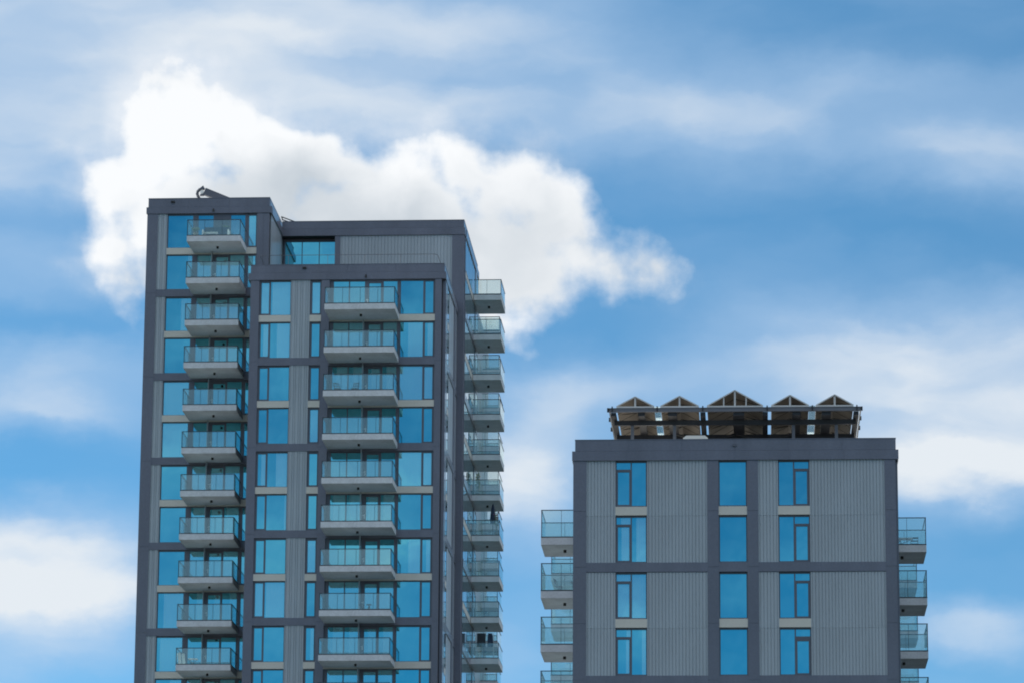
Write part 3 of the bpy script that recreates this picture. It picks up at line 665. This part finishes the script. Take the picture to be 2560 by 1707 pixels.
# ------------------------------------------------------------------ things on the balconies
def plant(name, label, cat, x, y, L, r, h, leaf, seed, flower=None, group=None):
    e = thing(name, label, cat, (x, y, L), group)
    MB().tube([(x, y, L), (x, y, L+0.32)], [0.13, 0.19], 10).build('pot', M['wood'], e)
    st = MB()
    for a in range(5):
        d = Vector((math.cos(a*1.3), math.sin(a*1.3), 0))*r*0.5
        st.tube([(x, y, L+0.3), (x+d.x*.5, y+d.y*.5, L+0.3+h*.5), (x+d.x, y+d.y, L+0.3+h)], [0.015, 0.012, 0.006], 5)
    st.build('stem', M['wood'], e)
    MB().leafy((x, y, L+0.3+h*0.75), (r, r, h*0.5), 90, 0.07, seed).build('foliage', M[leaf], e)
    if flower: MB().leafy((x, y, L+0.3+h*0.9), (r, r, h*0.4), 30, 0.06, seed+5).build('blossom', M[flower], e)
    return e
def chair(label, x, y, L, ang, group, m='rail'):
    e = thing('folding_chair', label, 'chair', (x, y, L), group); c, s = math.cos(ang), math.sin(ang)
    def T(u, v, z): return (x+u*c-v*s, y+u*s+v*c, L+z)
    MB().bar(T(0, -0.20, 0.45), T(0, 0.20, 0.45), 0.42, 0.03).build('seat', M[m], e)
    b = MB(); b.bar(T(-0.21, 0.24, 0.85), T(0.21, 0.24, 0.85), 0.03, 0.09); b.bar(T(-0.21, 0.23, 0.68), T(0.21, 0.23, 0.68), 0.03, 0.07)
    b.build('backrest', M[m], e)
    for q in (-0.2, 0.2):
        l = MB(); l.bar(T(q, 0.25, 0.9), T(q, -0.2, 0.0), 0.03, 0.03); l.bar(T(q*.9, -0.18, 0.44), T(q*.9, 0.22, 0.0), 0.03, 0.03)
        l.build('leg', M[m], e)
    return e
def table(label, x, y, L, wx, wy, h, m, group=None, name='balcony_table'):
    e = thing(name, label, 'table', (x, y, L), group)
    MB().box(x-wx/2, x+wx/2, y-wy/2, y+wy/2, L+h-0.04, L+h).build('tabletop', M[m], e)
    for sx in (-1, 1):
        lg = MB(); lg.bar((x+sx*wx*.4, y-wy*.4, L), (x-sx*wx*.4, y+wy*.3, L+h-0.042), 0.03, 0.03); lg.build('leg', M['rail'], e)
    return e

L0 = LV(0)
so = thing('outdoor_sofa', 'low dark blue sofa behind the glass of the topmost balcony', 'sofa', (-37.4, 257.9, L0))
MB().box(-38.3, -36.6, 257.6, 258.3, L0+0.18, L0+0.42).build('seat', M['navy'], so)
MB().box(-38.3, -36.6, 258.2, 258.4, L0+0.43, L0+0.95).build('backrest', M['navy'], so)
for x in (-38.34, -36.56): MB().box(x-0.04, x+0.04, 257.6, 258.4, L0, L0+0.65).build('armrest', M['white'], so)
e = thing('coffee_table', 'small white coffee table in front of the dark blue sofa', 'table', (-37.7, 257.1, L0))
MB().box(-38.2, -37.2, 256.9, 257.3, L0+0.24, L0+0.28).build('tabletop', M['white'], e)
for x in (-38.1, -37.3): MB().box(x-0.03, x+0.03, 257.07, 257.13, L0, L0+0.239).build('leg', M['white'], e)
plant('potted_plant', 'yellow green potted plant beside the dark open door of the topmost balcony', 'plant', -36.95, 259.1, L0, 0.32, 0.95, 'leaf', 3)
plant('potted_plant', 'pale grey green potted plant in the left corner of the topmost balcony', 'plant', -38.75, 257.2, L0, 0.30, 0.35, 'leafp', 4)

Lx = LV(10)
for i, (x, lb) in enumerate(((-39.05, 'folded white cushion leaning in the left balcony corner, the taller of two'), (-38.78, 'folded white cushion leaning in the left balcony corner, the shorter of two'))):
    h = 0.78-0.07*i
    mb = MB(); mb.bar((x-0.03, 257.2+0.02*i, Lx+0.0), (x-0.10, 257.25, Lx+h), 0.20, 0.16); mb.tube([(x-0.10, 257.17, Lx+h), (x-0.10, 257.33, Lx+h)], 0.10, 10)
    tag(mb.build('lounger_cushion', M['white']), lb, 'cushion', 'white cushions on a lower balcony')
table('small white balcony table next to the two leaning white cushions', -38.3, 258.0, Lx, 0.62, 0.5, 0.55, 'white')

L9 = LV(9)
for x, lb in ((-26.35, 'dark round stool left of the pair behind the balcony glass of the front block'), (-25.83, 'dark round stool right of the pair behind the balcony glass of the front block')):
    e = thing('bar_stool', lb, 'stool', (x, 253.3, L9), 'stools on a front balcony')
    MB().tube([(x, 253.3, L9+0.46), (x, 253.3, L9+0.50)], 0.20, 14).build('seat', M['steel'], e)
    MB().tube([(x, 253.3, L9), (x, 253.3, L9+0.459)], [0.14, 0.03], 8).build('leg', M['steel'], e)
L4 = LV(4)
chair('dark folding chair near the left end of a front block balcony', -28.3, 254.0, L4, 0.5, 'chairs on a front balcony')
chair('dark folding chair near the middle of a front block balcony', -27.1, 254.0, L4, -0.4, 'chairs on a front balcony')

# right hand balconies of the left tower
L6 = LV(6)
um = thing('parasol', 'closed dark parasol standing in the outer corner of a side balcony', 'parasol', (-19.1, 275.4, L6))
MB().tube([(-19.1, 275.4, L6), (-19.1, 275.4, L6+2.45)], 0.025, 6).build('pole', M['steel'], um)
MB().tube([(-19.1, 275.4, L6+1.0), (-19.1, 275.4, L6+1.25), (-19.1, 275.4, L6+2.0), (-19.1, 275.4, L6+2.42)], [0.20, 0.22, 0.15, 0.05], 9).build('canopy', M['navy'], um)
MB().tube([(-19.1, 275.4, L6), (-19.1, 275.4, L6+0.1)], 0.25, 12).build('base', M['steel'], um)
plant('flowering_plant', 'potted plant with pink blossom beside the closed dark parasol', 'plant', -18.82, 275.3, L6, 0.22, 1.35, 'leafp', 9, 'pink')
L5 = LV(5)
plant('flowering_plant', 'potted plant with yellow blossom against the wall of a side balcony', 'plant', -20.25, 276.0, L5, 0.20, 1.3, 'leafp', 12, 'yellow')
L9s = LV(9)
dr = thing('drying_rack', 'dark cloths hung over a drying rack on a low side balcony', 'drying rack', (-19.6, 275.6, L9s))
fr = MB()
for x in (-20.25, -19.0):
    fr.bar((x, 275.3, L9s), (x, 275.6, L9s+1.9), 0.03, 0.03); fr.bar((x, 275.9, L9s), (x, 275.6, L9s+1.9), 0.03, 0.03)
fr.bar((-20.25, 275.6, L9s+1.9), (-19.0, 275.6, L9s+1.9), 0.03, 0.03); fr.build('frame', M['alu'], dr)
MB().box(-20.2, -19.58, 275.54, 275.66, L9s+0.95, L9s+1.93).build('cloth', M['steel'], dr)
cl = MB(); cl.prism([(-19.45, L9s+0.95), (-19.02, L9s+0.95), (-19.05, L9s+1.7), (-19.12, L9s+1.93), (-19.40, L9s+1.93)], 275.53, 275.67); cl.build('cloth', M['navy'], dr)

# side balconies of the right building
Lr = 37.47
chair('dark folding chair, the inner of two on the topmost right hand balcony', 8.05, 215.3, Lr, 0.1, 'chairs on the topmost right balcony')
chair('dark folding chair, the outer of two on the topmost right hand balcony', 9.0, 215.3, Lr, -0.1, 'chairs on the topmost right balcony')
table('long pale table in front of two folding chairs on the topmost right hand balcony', 8.25, 214.0, Lr, 1.2, 0.7, 0.55, 'alu')
chair('pale wire chair on the second left hand balcony of the ribbed building', -10.95, 211.4, Lr-3, 1.3, None, 'post')
table('small crossed leg table beside the pale wire chair on a left hand balcony', -9.95, 211.4, Lr-3, 0.7, 0.5, 0.72, 'post')
